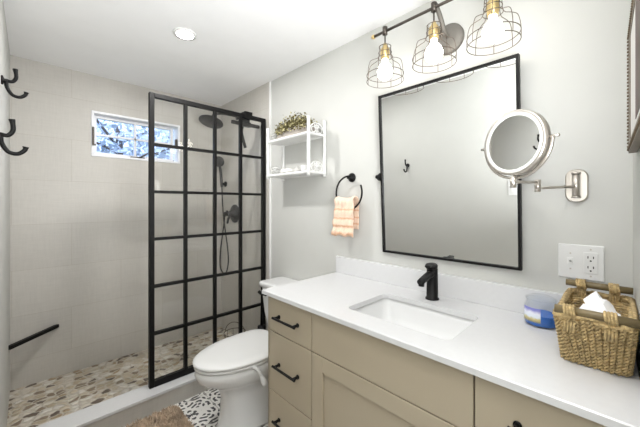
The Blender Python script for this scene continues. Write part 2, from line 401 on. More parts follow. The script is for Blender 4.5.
# window
win = thing('window_1', 'small white window high in the tiled shower wall', 'window', ((WX0+WX1)/2, Y1+0.08, WZ0)); win['kind'] = 'structure'
del win['category']
def ringframe(bm, x0, x1, z0, z1, w_, y0, y1, bev=0.003):
    box(bm, x0, x1, y0, y1, z0, z0+w_, bev); box(bm, x0, x1, y0, y1, z1-w_, z1, bev)
    box(bm, x0, x0+w_, y0, y1, z0+w_, z1-w_, bev); box(bm, x1-w_, x1, y0, y1, z0+w_, z1-w_, bev)
bm = B(); ringframe(bm, WX0+.001, WX1-.001, WZ0+.001, WZ1-.001, 0.018, Y1-0.004, Y1+0.12); obj('window_frame', bm, M['vinyl'], win)
bm = B(); ringframe(bm, WX0+0.019, WX1-0.045, WZ0+0.019, WZ1-0.022, 0.022, Y1+0.05, Y1+0.085); obj('sash', bm, M['vinyl'], win)
bm = B(); box(bm, 0.632, 0.648, Y1+0.052, Y1+0.08, WZ0+.03, WZ1-.03); box(bm, WX0+.03, WX1-.06, Y1+0.052, Y1+0.08, 1.79, 1.805); obj('muntin', bm, M['vinyl'], win)
bm = B(); box(bm, WX0+.03, WX1-.055, Y1+0.064, Y1+0.068, WZ0+.03, WZ1-.03); obj('pane', bm, M['wglass'], win)
bm = B(); tube(bm, smooth_path([(.640, Y1+.02, 1.632), (.66, Y1-.0, 1.640), (.70, Y1-.01, 1.668), (.715, Y1-.01, 1.684)], 4), 0.006)
box(bm, .60, .70, Y1+.005, Y1+.05, 1.636, 1.646, .003); obj('crank_handle', bm, M['bronze'], win, True)
for x in (WX0+.012, WX1-.03):
    bm = B(); box(bm, x-.006, x+.006, Y1-.02, Y1+.004, 1.70, 1.84, .003); box(bm, x, x+.016, Y1-.02, Y1-.008, 1.70, 1.712, .003)
    if x > .6:
        bm.free(); bm = B(); box(bm, x-.007, x+.007, Y1+.005, Y1+.04, 1.77, 1.84, .003)
    obj('latch', bm, M['bronze'], win)

# curb
bm = B(); box(bm, X0, X1-.008, 1.972, 2.096, 0, 0.10); curb = struct('shower_curb', bm, M['tile'])
bm = B(); box(bm, X0, X1-.008, 1.963, 2.105, 0.10, 0.12, .003)
o = obj('curb_slab', bm, M['quartz'], curb)

# ---------------------------------------------------------------- outside
struct('ground_outside', box(B(), -6, 12, 3.4, 16, -0.25, -0.2), M['ground'])
def tree(x, y, h, cr, seed, label):
    rnd = random.Random(seed); t = thing('garden_tree', label, 'tree', (x, y, -0.2), 'trees outside the shower window')
    bm = B(); tube(bm, [(x, y, -0.2), (x+.05, y, h*.5), (x, y, h)], [.12, .09, .05], 8); 
    for i in range(14):
        a = rnd.uniform(0, 2*PI); z = rnd.uniform(h*.45, h)
        tube(bm, [(x, y, z), (x+math.cos(a)*cr*.5, y+math.sin(a)*cr*.5, z+.35), (x+math.cos(a)*cr*.9, y+math.sin(a)*cr*.9, z+.5)], [.03, .02, .008], 5)
    obj('trunk', bm, M['bark'], t)
    bm = B()
    for i in range(2600):
        d = V((rnd.gauss(0, 1), rnd.gauss(0, 1), rnd.gauss(0, 1))).normalized()*cr*rnd.random()**.4
        p = V((x, y, h*.85))+V((d.x, d.y, d.z*.8)); s = rnd.uniform(.04, .09)
        a = V((rnd.gauss(0, 1), rnd.gauss(0, 1), rnd.gauss(0, 1))).normalized(); b = a.orthogonal().normalized()
        bm.faces.new([bm.verts.new(p+a*s), bm.verts.new(p+b*s*.5), bm.verts.new(p-a*s), bm.verts.new(p-b*s*.5)])
    obj('foliage', bm, M['treeleaf'], t)
tree(1.2, 6.6, 2.6, 1.5, 1, 'tree seen through the left panes of the small window')
tree(3.9, 9.9, 3.4, 1.6, 2, 'tree seen through the right panes of the small window')

# ---------------------------------------------------------------- shower screen
GX0, GX1, GY, GZ0, GZ1 = 0.529, 1.372, 2.05, 0.121, 1.945
scr = thing('shower_screen', 'fixed glass shower screen with black grid frame on the curb', 'shower screen', ((GX0+GX1)/2, GY, GZ0))
bm = B(); fw = .028
box(bm, GX0, GX0+fw, GY-.015, GY+.015, GZ0, GZ1, .002); box(bm, GX1-fw, GX1, GY-.015, GY+.015, GZ0, GZ1, .002)
box(bm, GX0+fw, GX1-fw, GY-.015, GY+.015, GZ0, GZ0+.04, .002); box(bm, GX0+fw, GX1-fw, GY-.015, GY+.015, GZ1-fw, GZ1, .002)
obj('frame', bm, M['black'], scr)
bm = B(); z0, z1 = GZ0+.035, GZ1-.025
for i in range(1, 6):
    z = z0+(z1-z0)*i/6; box(bm, GX0+fw, GX1-fw, GY-.012, GY+.012, z-.009, z+.009)
for i in range(1, 4):
    x = GX0+.015+(GX1-GX0-.03)*i/4; box(bm, x-.010, x+.010, GY-.0125, GY+.0125, GZ0+.03, GZ1-.02)
obj('grid_bars', bm, M['black'], scr)
bm = B(); box(bm, GX0+.01, GX1-.01, GY-.003, GY+.003, GZ0+.01, GZ1-.01); obj('glass_pane', bm, M['glass'], scr)

# squeegee hung on the screen
sq = thing('shower_squeegee', 'dark squeegee hanging by a hook from the glass screen top', 'squeegee', (1.21, 2.08, 1.72))
bm = B(); box(bm, 1.180, 1.245, 2.026, 2.034, 1.912, 1.966, .002); box(bm, 1.180, 1.245, 2.034, 2.068, 1.9455, 1.966, .002); box(bm, 1.180, 1.245, 2.066, 2.092, 1.888, 1.966, .002); obj('hook', bm, M['black'], sq)
bm = B(); box(bm, 1.10, 1.345, 2.078, 2.10, 1.868, 1.895, .005); box(bm, 1.17, 1.26, 2.072, 2.104, 1.862, 1.90, .004); obj('blade_holder', bm, M['graphite'], sq)
bm = B(); tube(bm, smooth_path([(1.215, 2.10, 1.90), (1.205, 2.12, 1.84), (1.208, 2.11, 1.78), (1.225, 2.10, 1.70)]), [.014]*3+[.011]*12+[.012]*4, 10); obj('handle', bm, M['graphite'], sq, True)

# rain shower head on its arm
rs = thing('rain_shower_head', 'round rain shower head on an arm from the tiled wall', 'shower head', (1.13, 2.5, 1.96))
n_ = V((-0.30, -.15, -1)).normalized(); hd = V((1.126, 2.5, 1.963))
bm = B(); lathe(bm, [(0, -.012), (.03, -.012), (.10, -.006), (.103, 0), (.10, .004), (.0, .004)], hd, n_, 32); obj('head', bm, M['graphite'], rs, True)
bm = B(); lathe(bm, [(0, -.04), (.016, -.04), (.018, -.012), (0, -.012)], hd, n_, 16); obj('swivel', bm, M['graphite'], rs, True)
bm = B(); tube(bm, smooth_path([hd-n_*.035, (1.15, 2.5, 2.03), (1.22, 2.5, 2.055), (1.30, 2.5, 2.06), (1.379, 2.5, 2.06)]), .010, 10); lathe(bm, [(0, 0), (.03, 0), (.03, .008), (0, .01)], (1.379, 2.5, 2.06), (-1, 0, 0), 20); obj('arm', bm, M['graphite'], rs, True)

hs = thing('hand_shower', 'slim hand shower on a wall bracket with looping hose', 'hand shower', (1.37, 2.74, 1.16))
bm = B()
hp = V((1.30, 2.715, 1.66)); hn = V((-.75, -.55, -.35)).normalized()
lathe(bm, [(0, .012), (.045, .012), (.052, .004), (.05, -.01), (.02, -.02), (0, -.02)], hp, hn, 24)
tube(bm, smooth_path([hp-hn*.012+V((0, 0, -.03)), (1.325, 2.73, 1.57), (1.335, 2.735, 1.48), (1.34, 2.735, 1.42)]), .013, 10); obj('spray_handle', bm, M['graphite'], hs, True)
bm = B(); tube(bm, [(1.379, 2.735, 1.45), (1.335, 2.735, 1.45)], .014, 12); lathe(bm, [(0, 0), (.026, 0), (.026, .01), (0, .01)], (1.38, 2.735, 1.45), (-1, 0, 0), 20); obj('bracket', bm, M['black'], hs, True)
bm = B(); lathe(bm, [(0, 0), (.028, 0), (.028, .01), (.014, .012), (.014, .04), (0, .04)], (1.38, 2.70, 1.165), (-1, 0, 0), 20); tube(bm, [(1.35, 2.70, 1.165), (1.35, 2.70, 1.13)], .010, 10); obj('wall_outlet', bm, M['graphite'], hs, True)
bm = B(); tube(bm, smooth_path([(1.34, 2.735, 1.42), (1.34, 2.72, 1.25), (1.345, 2.70, 1.08), (1.35, 2.65, .88), (1.35, 2.625, .72), (1.35, 2.66, .61), (1.35, 2.72, .585), (1.35, 2.785, .63), (1.35, 2.79, .76), (1.35, 2.745, .95), (1.35, 2.71, 1.07), (1.35, 2.70, 1.14)], 8), .0065, 8); obj('hose', bm, M['graphite'], hs, True)

vl = thing('shower_valve', 'round dark shower valve with lever handle on shower wall', 'shower valve', (1.37, 2.55, 1.16))
bm = B(); lathe(bm, [(0, 0), (.085, 0), (.085, .008), (.08, .012), (.03, .012), (.03, .05), (.026, .055), (0, .055)], (1.38, 2.55, 1.165), (-1, 0, 0), 32); obj('trim_plate', bm, M['graphite'], vl, True)
bm = B(); tube(bm, [(1.335, 2.55, 1.165), (1.325, 2.575, 1.12), (1.32, 2.585, 1.075)], [.012, .011, .009], 10); obj('lever', bm, M['graphite'], vl, True)

# wire caddy on the shower floor
wc = thing('wire_caddy', 'small dark wire caddy standing on the pebble shower floor', 'caddy', (1.20, 2.25, .0305))
bm = B()
cx, cy = 1.26, 2.33
wc.location = (cx, cy, .0305); ORI[wc.name] = V(wc.location)
for z, r in ((.036, .07), (.10, .085), (.16, .09)): tube(bm, arc((cx, cy, z), r, 0, 2*PI, 32, (1, 0, 0), (0, 1, 0))[:-1], .003, 6, closed=True)
for i in range(10):
    a = 2*PI*i/10; tube(bm, [(cx+math.cos(a)*.07, cy+math.sin(a)*.07, .036), (cx+math.cos(a)*.09, cy+math.sin(a)*.09, .16)], .002, 5)
for i in range(5):
    a = PI*i/5; tube(bm, [(cx+math.cos(a)*.07, cy+math.sin(a)*.07, .034), (cx-math.cos(a)*.07, cy-math.sin(a)*.07, .034)], .002, 5)
obj('basket', bm, M['wire'], wc)
bm = B(); tube(bm, arc((cx, cy, .16), .088, 0, PI, 20, V((.6, -.8, 0)).normalized(), (0, 0, 1)), .003, 6); obj('handle', bm, M['wire'], wc)

# corner foot rest
bm = B(); a = V((X0, 2.595, .389)); b = V((.146, Y1, .389)); d = (b-a).normalized(); s_ = V((d.y, -d.x, 0))
loft(bm, [[p+s_*i*.012+V((0, 0, k*.011)) for i, k in ((-1, -1), (1, -1), (1, 1), (-1, 1))] for p in (a, b)])
tag(obj('corner_foot_rest', bm, M['black']), 'black bar set across the tiled shower corner', 'foot rest')

# ---------------------------------------------------------------- ceiling lights
def downlight(x, y, power, label):
    t = thing('recessed_downlight', label, 'ceiling light', (x, y, H-.006))
    bm = B(); lathe(bm, [(.046, 0), (.062, 0), (.064, .006), (.046, .006), (.046, 0)], (x, y, H-.006), (0, 0, 1), 32); obj('trim_ring', bm, M['trimw'], t, True)
    bm = B(); lathe(bm, [(0, .001), (.046, .001), (.046, .005), (0, .005)], (x, y, H-.006), (0, 0, 1), 32); obj('diffuser', bm, M['diffuser'], t)
    l = bpy.data.lights.new('downlight_lamp', 'AREA'); l.shape = 'DISK'; l.size = .09; l.energy = power; l.color = (1, .99, .97)
    o = bpy.data.objects.new('downlight_lamp', l); o.parent = t; o.location = (0, 0, -.004); C.objects.link(o)
downlight(.644, 1.774, DOWN, 'small round recessed ceiling light above the curb and toilet')
downlight(.30, .12, DOWN2, 'small round recessed ceiling light just inside the door')

# ---------------------------------------------------------------- hooks on the left wall
def hook(y, z, label):
    t = thing('wall_hook', label, 'hook', (X0, y, z), 'black double hooks on the left wall')
    bm = B(); lathe(bm, [(0, 0), (.020, 0), (.020, .006), (.008, .010), (.008, .022), (0, .024)], (X0, y, z+.01), (1, 0, 0), 20); obj('back_plate', bm, M['black'], t, True)
    p = lambda a, b: (X0+a, y, z+b)
    bm = B(); pts = smooth_path([p(.014, .012), p(.034, .010), (X0+.047, y, z+.032), (X0+.044, y, z+.070)]); tube(bm, pts, [.0072]*(len(pts)-3)+[.008, .009, .009], 8)
    obj('upper_prong', bm, M['black'], t, True)
    bm = B(); pts = smooth_path([p(.016, .010), p(.018, -.018), p(.034, -.048), p(.058, -.054), p(.076, -.040), p(.080, -.026)]); tube(bm, pts, [.0072]*(len(pts)-3)+[.008, .009, .0095], 8)
    obj('lower_prong', bm, M['black'], t, True)
hook(1.93, 1.797, 'upper black double hook on the left wall near the shower')
hook(1.56, 1.495, 'lower black double hook on the left wall nearer the door')
sw = thing('light_switch', 'white light switch plate on left wall, seen in the mirror', 'light switch', (X0, .635, 1.18))
bm = B(); box(bm, X0, X0+.006, .60, .67, 1.18, 1.30, .002); obj('plate', bm, M['plastic'], sw)
bm = B(); box(bm, X0+.006, X0+.010, .620, .650, 1.207, 1.273, .001); obj('rocker', bm, M['plastic'], sw)

# ---------------------------------------------------------------- vanity
CF = .828; CABX = .848
va = thing('vanity_cabinet', 'greige vanity cabinet with drawers and black pulls', 'cabinet', (1.12, .61, 0))
CY0, CY1 = 0.008, 1.236
bm = B(); box(bm, CABX+.021, X1-.002, CY0, CY1, .09, .655); box(bm, CABX+.021, X1-.002, CY0, CY0+.02, .655, .811); box(bm, CABX+.021, X1-.002, CY1-.02, CY1, .655, .811); box(bm, X1-.02, X1-.002, CY0+.02, CY1-.02, .655, .811); box(bm, CABX+.08, X1-.002, CY0, CY1-.01, 0, .09)
box(bm, CABX, CABX+.02, CY1-.010, CY1, .09, .811)
obj('body', bm, M['cab'], va)
g = .0022
def front(y0, y1, z0, z1, name='drawer', pull=True, shaker=False, sh=0):
    bm = B()
    if not shaker: box(bm, CABX, CABX+.020, y0+g, y1-g, z0+g, z1-g, .0015)
    else:
        w2 = .062; a, b, c, d = y0+g, y1-g, z0+g, z1-g
        box(bm, CABX, CABX+.020, a, a+w2, c, d, .0015); box(bm, CABX, CABX+.020, b-w2, b, c, d, .0015)
        box(bm, CABX, CABX+.020, a+w2, b-w2, d-w2, d, .0015); box(bm, CABX, CABX+.020, a+w2, b-w2, c, c+w2, .0015)
        box(bm, CABX+.010, CABX+.016, a+w2-.004, b-w2+.004, c+w2-.004, d-w2+.004)
    o = obj(name, bm, M['cab'], va)
    if pull:
        yc = (y0+y1)/2+sh; zc = pull; L_ = .082; bm = B()
        tube(bm, [(CABX-.030, yc-L_, zc), (CABX-.030, yc+L_, zc)], .0058, 10)
        for s in (-1, 1):
            tube(bm, [(CABX, yc+s*(L_-.014), zc), (CABX-.030, yc+s*(L_-.014), zc)], .0065, 10)
            lathe(bm, [(0, 0), (.0095, 0), (.0095, .004), (0, .004)], (CABX, yc+s*(L_-.014), zc), (-1, 0, 0), 14)
        obj('drawer_pull', bm, M['black'], o, True, label='black bar pull')
    return o
bm = B(); box(bm, CABX+.012, CABX+.021, CY0+.002, CY1-.010, .095, .809); obj('gap_backing', bm, M['cabin'], va)
front(.919, CY1-.001, .639, .810, pull=.722); front(.919, CY1-.001, .351, .639, pull=.495); front(.919, CY1-.001, .095, .351, pull=.235)
front(.282, .919, .639, .810, 'false_drawer_front', pull=None)
front(.282, .919, .095, .639, 'door', pull=None, shaker=True)
front(CY0, .282, .639, .810, pull=.722, sh=-.03); front(CY0, .282, .351, .639, pull=.495, sh=-.03); front(CY0, .282, .095, .351, pull=.235, sh=-.03)

# countertop with basin cut-out
CT0, CT1 = .812, .832
SX, SY, SHX, SHY = 1.073, .591, .143, .209
ct = thing('countertop', 'white quartz countertop with short backsplash on the vanity', 'countertop', (1.1, .62, CT0))
bm = B()
cy0, cy1 = nearY(X1)+.004, 1.262
outer = [V((CF, nearY(CF)+.002, 0)), V((X1-.001, cy0, 0)), V((X1-.001, cy1, 0)), V((CF, cy1, 0))]
inner = rrect(SX, SY, SHX, SHY, .028, 0)
# outer ring resampled so that every inner vertex has an outer partner
n = len(inner)
def hit(p):
    d = V((p.x-SX, p.y-SY, 0)); best = None
    for a, b in zip(outer, outer[1:]+outer[:1]):
        e = b-a; den = d.x*e.y-d.y*e.x
        if abs(den) < 1e-9: continue
        w_ = a-V((SX, SY, 0)); t = (w_.x*e.y-w_.y*e.x)/den; s = (w_.x*d.y-w_.y*d.x)/den
        if t > 0 and -1e-6 <= s <= 1+1e-6 and (best is None or t < best): best = t
    return V((SX, SY, 0))+d*best
outp = [hit(p) for p in inner]
for c in outer:     # snap the nearest outer point to each corner
    k = min(range(n), key=lambda i: (outp[i]-c).length); outp[k] = c.copy()
def at(ps, z): return [V((p.x, p.y, z)) for p in ps]
bev = .003
def inset(ps, d):
    out = []
    for p in ps:
        q = p.copy()
        if abs(q.x-CF) < 1e-4: q.x += d
        if abs(q.y-cy1) < 1e-4: q.y -= d
        out.append(q)
    return out
rings = [at(inner, CT1), at(inset(outp, bev), CT1), at(outp, CT1-bev), at(outp, CT0), at(inner, CT0), at(inner, CT1)]
rs_ = [[bm.verts.new(p) for p in r] for r in rings[:-1]]; rs_.append(rs_[0])
for a, b in zip(rs_, rs_[1:]):
    for k in range(n): bm.faces.new((a[k], a[(k+1) % n], b[(k+1) % n], b[k]))
obj('slab', bm, M['quartz'], ct)
bm = B(); box(bm, X1-.020, X1-.001, cy0, 1.262, CT1, .932, .002); obj('backsplash', bm, M['quartz'], ct)

# undermount basin
sk = thing('undermount_sink', 'white rectangular undermount sink set into the countertop', 'sink', (SX, SY, .66))
bm = B(); rr = []
for hx, hy, r, z in ((.010, .010, .035, CT0-.001), (.006, .006, .032, CT0-.001), (.004, .004, .032, .79), (-.012, -.012, .04, .74), (-.03, -.03, .05, .70), (-.06, -.07, .05, .684), (-.11, -.17, .03, .680)):
    rr.append(rrect(SX, SY, SHX+hx, SHY+hy, r, z))
for hx, hy, r, z in ((-.11, -.17, .03, .668), (-.02, -.02, .05, .68), (.015, .015, .04, .78), (.018, .018, .035, CT0-.001)):
    rr.append(rrect(SX, SY, SHX+hx, SHY+hy, r, z))
loft(bm, rr, cap=False)
# close both bottoms
bm.verts.ensure_lookup_table(); N_ = len(rr[0])
bm.faces.new(bm.verts[6*N_:7*N_]); bm.faces.new(bm.verts[7*N_:8*N_])
obj('basin', bm, M['ceramic'], sk, True)
bm = B(); lathe(bm, [(0, .002), (.018, .002), (.022, .004), (.026, 0), (.0, 0)], (SX+.02, SY, .6805), (0, 0, 1), 24); obj('drain', bm, M['black'], sk, True)

# faucet
fc = thing('faucet', 'matte black single lever faucet behind the sink', 'faucet', (1.29, .605, CT1))
fx, fy = 1.292, .605
bm = B(); lathe(bm, [(0, 0), (.029, 0), (.029, .006), (.0245, .008), (.0235, .10), (.0235, .137), (0, .137)], (fx, fy, CT1), (0, 0, 1), 32); obj('body', bm, M['black'], fc, True)
bm = B(); rings = []
for t in range(9):
    q = t/8; x = fx-.01-.100*q; z = CT1+.114-.020*q**1.5; hw = .0175-.002*q; hh = .016-.003*q
    rings.append([V((x, fy+hw*math.cos(a), z+hh*math.sin(a))) for a in [2*PI*k/16 for k in range(16)]])
loft(bm, rings); tube(bm, [(fx-.100, fy, CT1+.094), (fx-.102, fy, CT1+.076)], .012, 14); obj('spout', bm, M['black'], fc, True)
bm = B(); lathe(bm, [(0, 0), (.0225, 0), (.026, .005), (.0265, .014), (.024, .018), (0, .020)], (fx-.006, fy, CT1+.138), V((-.16, 0, 1)), 32)
box(bm, fx-.050, fx-.005, fy-.012, fy+.012, CT1+.147, CT1+.156, .003); obj('lever', bm, M['black'], fc, True)

# ---------------------------------------------------------------- mirror on pivots
MZ0, MZ1, MY0, MY1 = .998, 1.828, .283, .917
mx_b, mx_t = 1.377, 1.335
mr = thing('vanity_mirror', 'large rectangular pivot mirror in thin black frame over sink', 'mirror', (1.36, .6, MZ0))
dz = V((mx_t-mx_b, 0, MZ1-MZ0)); hh = dz.length; uz = dz.normalized(); uy = V((0, 1, 0)); un = V((-uz.z, 0, uz.x))
mo = V((mx_b, MY0, MZ0))
def mbox(bm, y0, y1, z0, z1, n0, n1):
    P = lambda y, z, nn: mo+uy*y+uz*z+un*nn
    loft(bm, [[P(y0, z0, n0), P(y1, z0, n0), P(y1, z1, n0), P(y0, z1, n0)], [P(y0, z0, n1), P(y1, z0, n1), P(y1, z1, n1), P(y0, z1, n1)]])
Wm = MY1-MY0; f_ = .010
bm = B(); mbox(bm, 0, f_, 0, hh, -.012, .010); mbox(bm, Wm-f_, Wm, 0, hh, -.012, .010); mbox(bm, f_, Wm-f_, 0, f_, -.012, .010); mbox(bm, f_, Wm-f_, hh-f_, hh, -.012, .010)
obj('frame', bm, M['black'], mr)
bm = B(); mbox(bm, f_-.002, Wm-f_+.002, f_-.002, hh-f_+.002, -.006, .002); obj('mirror_glass', bm, M['mirror'], mr)
for y in (MY1+.030, MY0-.030):
    bm = B(); z = 1.404; lathe(bm, [(0, 0), (.020, 0), (.020, .005), (.012, .012), (.011, .03), (0, .03)], (X1, y, z), (-1, 0, 0), 24)
    s = -1 if y > .6 else 1
    lathe(bm, [(0, 0), (.018, .0), (.020, .006), (.012, .014), (0, .016)], (1.358, y+s*.028, z), (0, -s, 0), 20); tube(bm, [(1.358, y, z), (1.358, y+s*.02, z)], .010, 12)
    obj('pivot_bracket', bm, M['black'], mr, True)

# ---------------------------------------------------------------- magnifying mirror
mg = thing('magnifying_mirror', 'round magnifying mirror on a nickel swing arm', 'magnifying mirror', (X1, .121, 1.32))
bm = B()
ps = [[V((X1-.001-d_, p.x, p.y)) for p in rrect(.121, 1.321, .031+e_, .058+e_, .026, 0)] for d_, e_ in ((0, 0), (.006, 0), (.009, -.003))]
loft(bm, ps); obj('wall_plate', bm, M['nickel'], mg)
bm = B(); tube(bm, [(1.366, .121, 1.285), (1.366, .121, 1.36)], .011, 16); box(bm, 1.366, 1.380, .114, .128, 1.30, 1.345, .002)
for z in (1.281, 1.364): tube(bm, [(1.366, .121, z-.003), (1.366, .121, z+.003)], .0125, 16)
obj('wall_hinge', bm, M['nickel'], mg, True)
J = V((1.196, .202, 1.315)); K = V((1.062, .241, 1.325))
bm = B(); tube(bm, [(1.366, .121, 1.318), J+V((0, 0, -.006))], .0045, 10); obj('arm', bm, M['nickel'], mg, True)
bm = B(); tube(bm, [J+V((0, 0, -.018)), J+V((0, 0, .022))], .009, 14); obj('elbow_joint', bm, M['nickel'], mg, True)
bm = B(); tube(bm, [J+V((0, 0, .013)), K], .0045, 10); obj('arm', bm, M['nickel'], mg, True)
mc = V((1.062, .242, 1.444)); mn = V((-.91, .415, .008)).normalized(); mt = V((0, 0, 1)).cross(mn).normalized(); mu = mn.cross(mt)
bm = B(); tube(bm, [K+V((0, 0, -.018)), K+V((0, 0, .016))], .009, 14); obj('head_joint', bm, M['nickel'], mg, True)
R = .099
yk = mc-mn*.012
bm = B(); tube(bm, arc(yk, R+.008, PI, 2*PI, 40, mt, mu), .0045, 8); 
for s in (-1, 1): tube(bm, [yk+mt*s*(R-.002), yk+mt*s*(R+.024)], .0045, 10)
tube(bm, [K+V((0, 0, .01)), yk-mu*(R+.004)], .006, 10)
obj('yoke', bm, M['nickel'], mg, True)
bm = B(); lathe(bm, [(.090, .004), (.094, .005), (R, .003), (R, -.018), (.085, -.024), (0, -.024)], mc, mn, 64)
obj('rim', bm, M['nickel'], mg, True)
bm = B(); lathe(bm, [(.082, .0028), (.091, .0050), (.092, .004), (.082, .001), (.082, .0028)], mc, mn, 64); obj('frosted_light_ring', bm, M['led'], mg, True)
bm = B(); lathe(bm, [(0, .002), (.084, .002), (.084, -.002), (0, -.002)], mc, mn, 64); obj('mirror_glass', bm, M['mirror'], mg)

# ---------------------------------------------------------------- outlet and switch plate
ol = thing('switch_outlet_plate', 'white double plate with toggle switch and outlet above basket', 'outlet', (X1, .11, .993))
bm = B(); box(bm, X1-.006, X1, .050, .172, .994, 1.114, .0025); obj('plate', bm, M['plastic'], ol)
bm = B(); box(bm, X1-.0085, X1-.005, .066, .102, 1.018, 1.090, .001); obj('receptacle', bm, M['plastic'], ol)
bm = B()
for zc in (1.070, 1.036):
    for dy in (-.007, .007): box(bm, X1-.0092, X1-.0084, .084+dy-.0013, .084+dy+.0013, zc-.004+.003, zc+.004+.003)
    tube(bm, [(X1-.0092, .084, zc-.009), (X1-.0084, .084, zc-.009)], .0028, 10)
obj('outlet_slots', bm, M['darkhole'], ol)
bm = B(); box(bm, X1-.0075, X1-.005, .130, .146, 1.042, 1.067, .001); loft(bm, [[V((X1-.006, .134, 1.050)), V((X1-.006, .142, 1.050)), V((X1-.006, .142, 1.060)), V((X1-.006, .134, 1.060))], [V((X1-.017, .135, 1.058)), V((X1-.017, .141, 1.058)), V((X1-.017, .141, 1.064)), V((X1-.017, .135, 1.064))]]); obj('toggle', bm, M['plastic'], ol)
bm = B()
for y, z in ((.138, 1.082), (.138, 1.027), (.084, 1.100), (.084, 1.008)): bm = B(); obj('screw', lathe(bm, [(0, .001), (.0028, .0008), (.003, 0), (0, 0)], (X1-.006, y, z), (-1, 0, 0), 10), M['nickel'], ol)


# ---------------------------------------------------------------- framed picture by the door
pf = thing('framed_picture', 'framed dark picture on the wall by the door', 'picture', (.8, nearY(.8), 1.42))
a = V((1.195, nearY(1.195)+.001, 0)); pd = V((-1, -.0317*-1*-1, 0)); pd = V((.6-1.195, nearY(.6)-nearY(1.195), 0)).normalized(); pn = V((-pd.y, pd.x, 0)); pn = pn if pn.y > 0 else -pn
PZ0, PZ1, PW = 1.398, 1.722, .56
def pbox(bm, s0, s1, z0, z1, d0, d1, bev=0):
    P = lambda s, z, d: a+pd*s+V((0, 0, z))+pn*d
    loft(bm, [[P(s0, z0, d0), P(s1, z0, d0), P(s1, z1, d0), P(s0, z1, d0)], [P(s0, z0, d1), P(s1, z0, d1), P(s1, z1, d1), P(s0, z1, d1)]])
bm = B(); fwp = .07
for s0, s1, z0, z1 in ((0, fwp, PZ0, PZ1), (PW-fwp, PW, PZ0, PZ1), (fwp, PW-fwp, PZ0, PZ0+.026), (fwp, PW-fwp, PZ1-.026, PZ1)): pbox(bm, s0, s1, z0, z1, 0, .016)
obj('frame', bm, M['bead'], pf)
bm = B()
for k in range(34):
    z = PZ0+.008+k*(PZ1-PZ0-.016)/33; c = a+pd*.010+pn*.016+V((0, 0, z)); r = bmesh.ops.create_icosphere(bm, subdivisions=1, radius=.0042); bmesh.ops.translate(bm, vec=c, verts=r['verts'])
for k in range(44):
    for z in (PZ0+.008, PZ1-.008):
        c = a+pd*(.010+k*(PW-.02)/43)+pn*.016+V((0, 0, z)); r = bmesh.ops.create_icosphere(bm, subdivisions=1, radius=.0042); bmesh.ops.translate(bm, vec=c, verts=r['verts'])
obj('beading', bm, M['bead'], pf, True)
bm = B(); pbox(bm, fwp-.005, PW-fwp+.005, PZ0+.02, PZ1-.02, 0, .0145); obj('mat_board', bm, M['matboard'], pf)
bm = B(); pbox(bm, fwp+.20, PW-fwp-.02, PZ0+.04, PZ1-.04, .0145, .0155); obj('print', bm, M['art'], pf)

# ---------------------------------------------------------------- candle jar
cx, cy = 1.293, .209
cj = thing('candle_jar', 'glass candle jar with blue wax beside the basket', 'candle', (cx, cy, CT1))
bm = B(); lathe(bm, [(0, 0), (.044, 0), (.049, .005), (.050, .02), (.050, .062), (.046, .074), (.044, .078), (.044, .090), (.041, .090), (.041, .078), (.0465, .060), (.0465, .006), (0, .004)], (cx, cy, CT1), (0, 0, 1), 40); obj('jar', bm, M['jar'], cj, True)
bm = B(); lathe(bm, [(0, .0045), (.046, .006), (.0463, .040), (0, .040)], (cx, cy, CT1), (0, 0, 1), 40); obj('wax', bm, M['wax'], cj)
bm = B()
uvl = bm.loops.layers.uv.new('UVMap'); a0, a1, nn = math.radians(118), math.radians(188), 12
g_ = [[bm.verts.new((cx+.0505*math.cos(a0+(a1-a0)*i/nn), cy+.0505*math.sin(a0+(a1-a0)*i/nn), CT1+z)) for z in (.018, .066)] for i in range(nn+1)]
for i in range(nn):
    f = bm.faces.new((g_[i][0], g_[i+1][0], g_[i+1][1], g_[i][1]))
    for lp, uv in zip(f.loops, ((i/nn, 0), ((i+1)/nn, 0), ((i+1)/nn, 1), (i/nn, 1))): lp[uvl].uv = uv
obj('label', bm, M['label'], cj, True)
bm = B(); lathe(bm, [(0, .004), (.030, .004), (.046, .0), (.047, .003), (.03, .012), (.012, .016), (0, .017)], (cx, cy, CT1+.090), (0, 0, 1), 40); obj('lid', bm, M['jar'], cj, True)

# ---------------------------------------------------------------- seagrass basket
bk = thing('seagrass_basket', 'woven seagrass basket with wooden rod handles on the countertop', 'basket', (1.15, .055, CT1))
bcx, bcy = 1.150, .058
def bsec(t):      # half sizes at height fraction t
    return .098+.052*t, .060+.010*t, -.012*t
bm = B(); rows = 19; BH = .135
yA = lambda x: nearY(x)+.012
for r_ in range(rows):
    t = r_/(rows-1); hx, hy, dx = bsec(t); z = CT1+.006+t*(BH-.01)
    base = rrect(bcx+dx, bcy, hx, hy, .02, z, 5); 
    # resample evenly
    P = base+[base[0]]; L_ = [0]
    for p, q in zip(P, P[1:]): L_.append(L_[-1]+(q-p).length)
    NN = 132; pts = []; j = 0
    for i in range(NN):
        s = L_[-1]*i/NN
        while L_[j+1] < s: j += 1
        pts.append(P[j].lerp(P[j+1], (s-L_[j])/(L_[j+1]-L_[j])))
    out = []
    for i, p in enumerate(pts):
        tn = (pts[(i+1) % NN]-pts[i-1]).normalized(); nr = V((tn.y, -tn.x, 0))
        wv = math.sin(i*PI/2+(r_ % 2)*PI)
        out.append(p+nr*.0016*wv+V((0, 0, random.uniform(-.0012, .0012))))
    rad = [.0036+.0006*math.sin(i*2.1+r_) for i in range(NN)]
    tube(bm, out, rad, 6, closed=True)
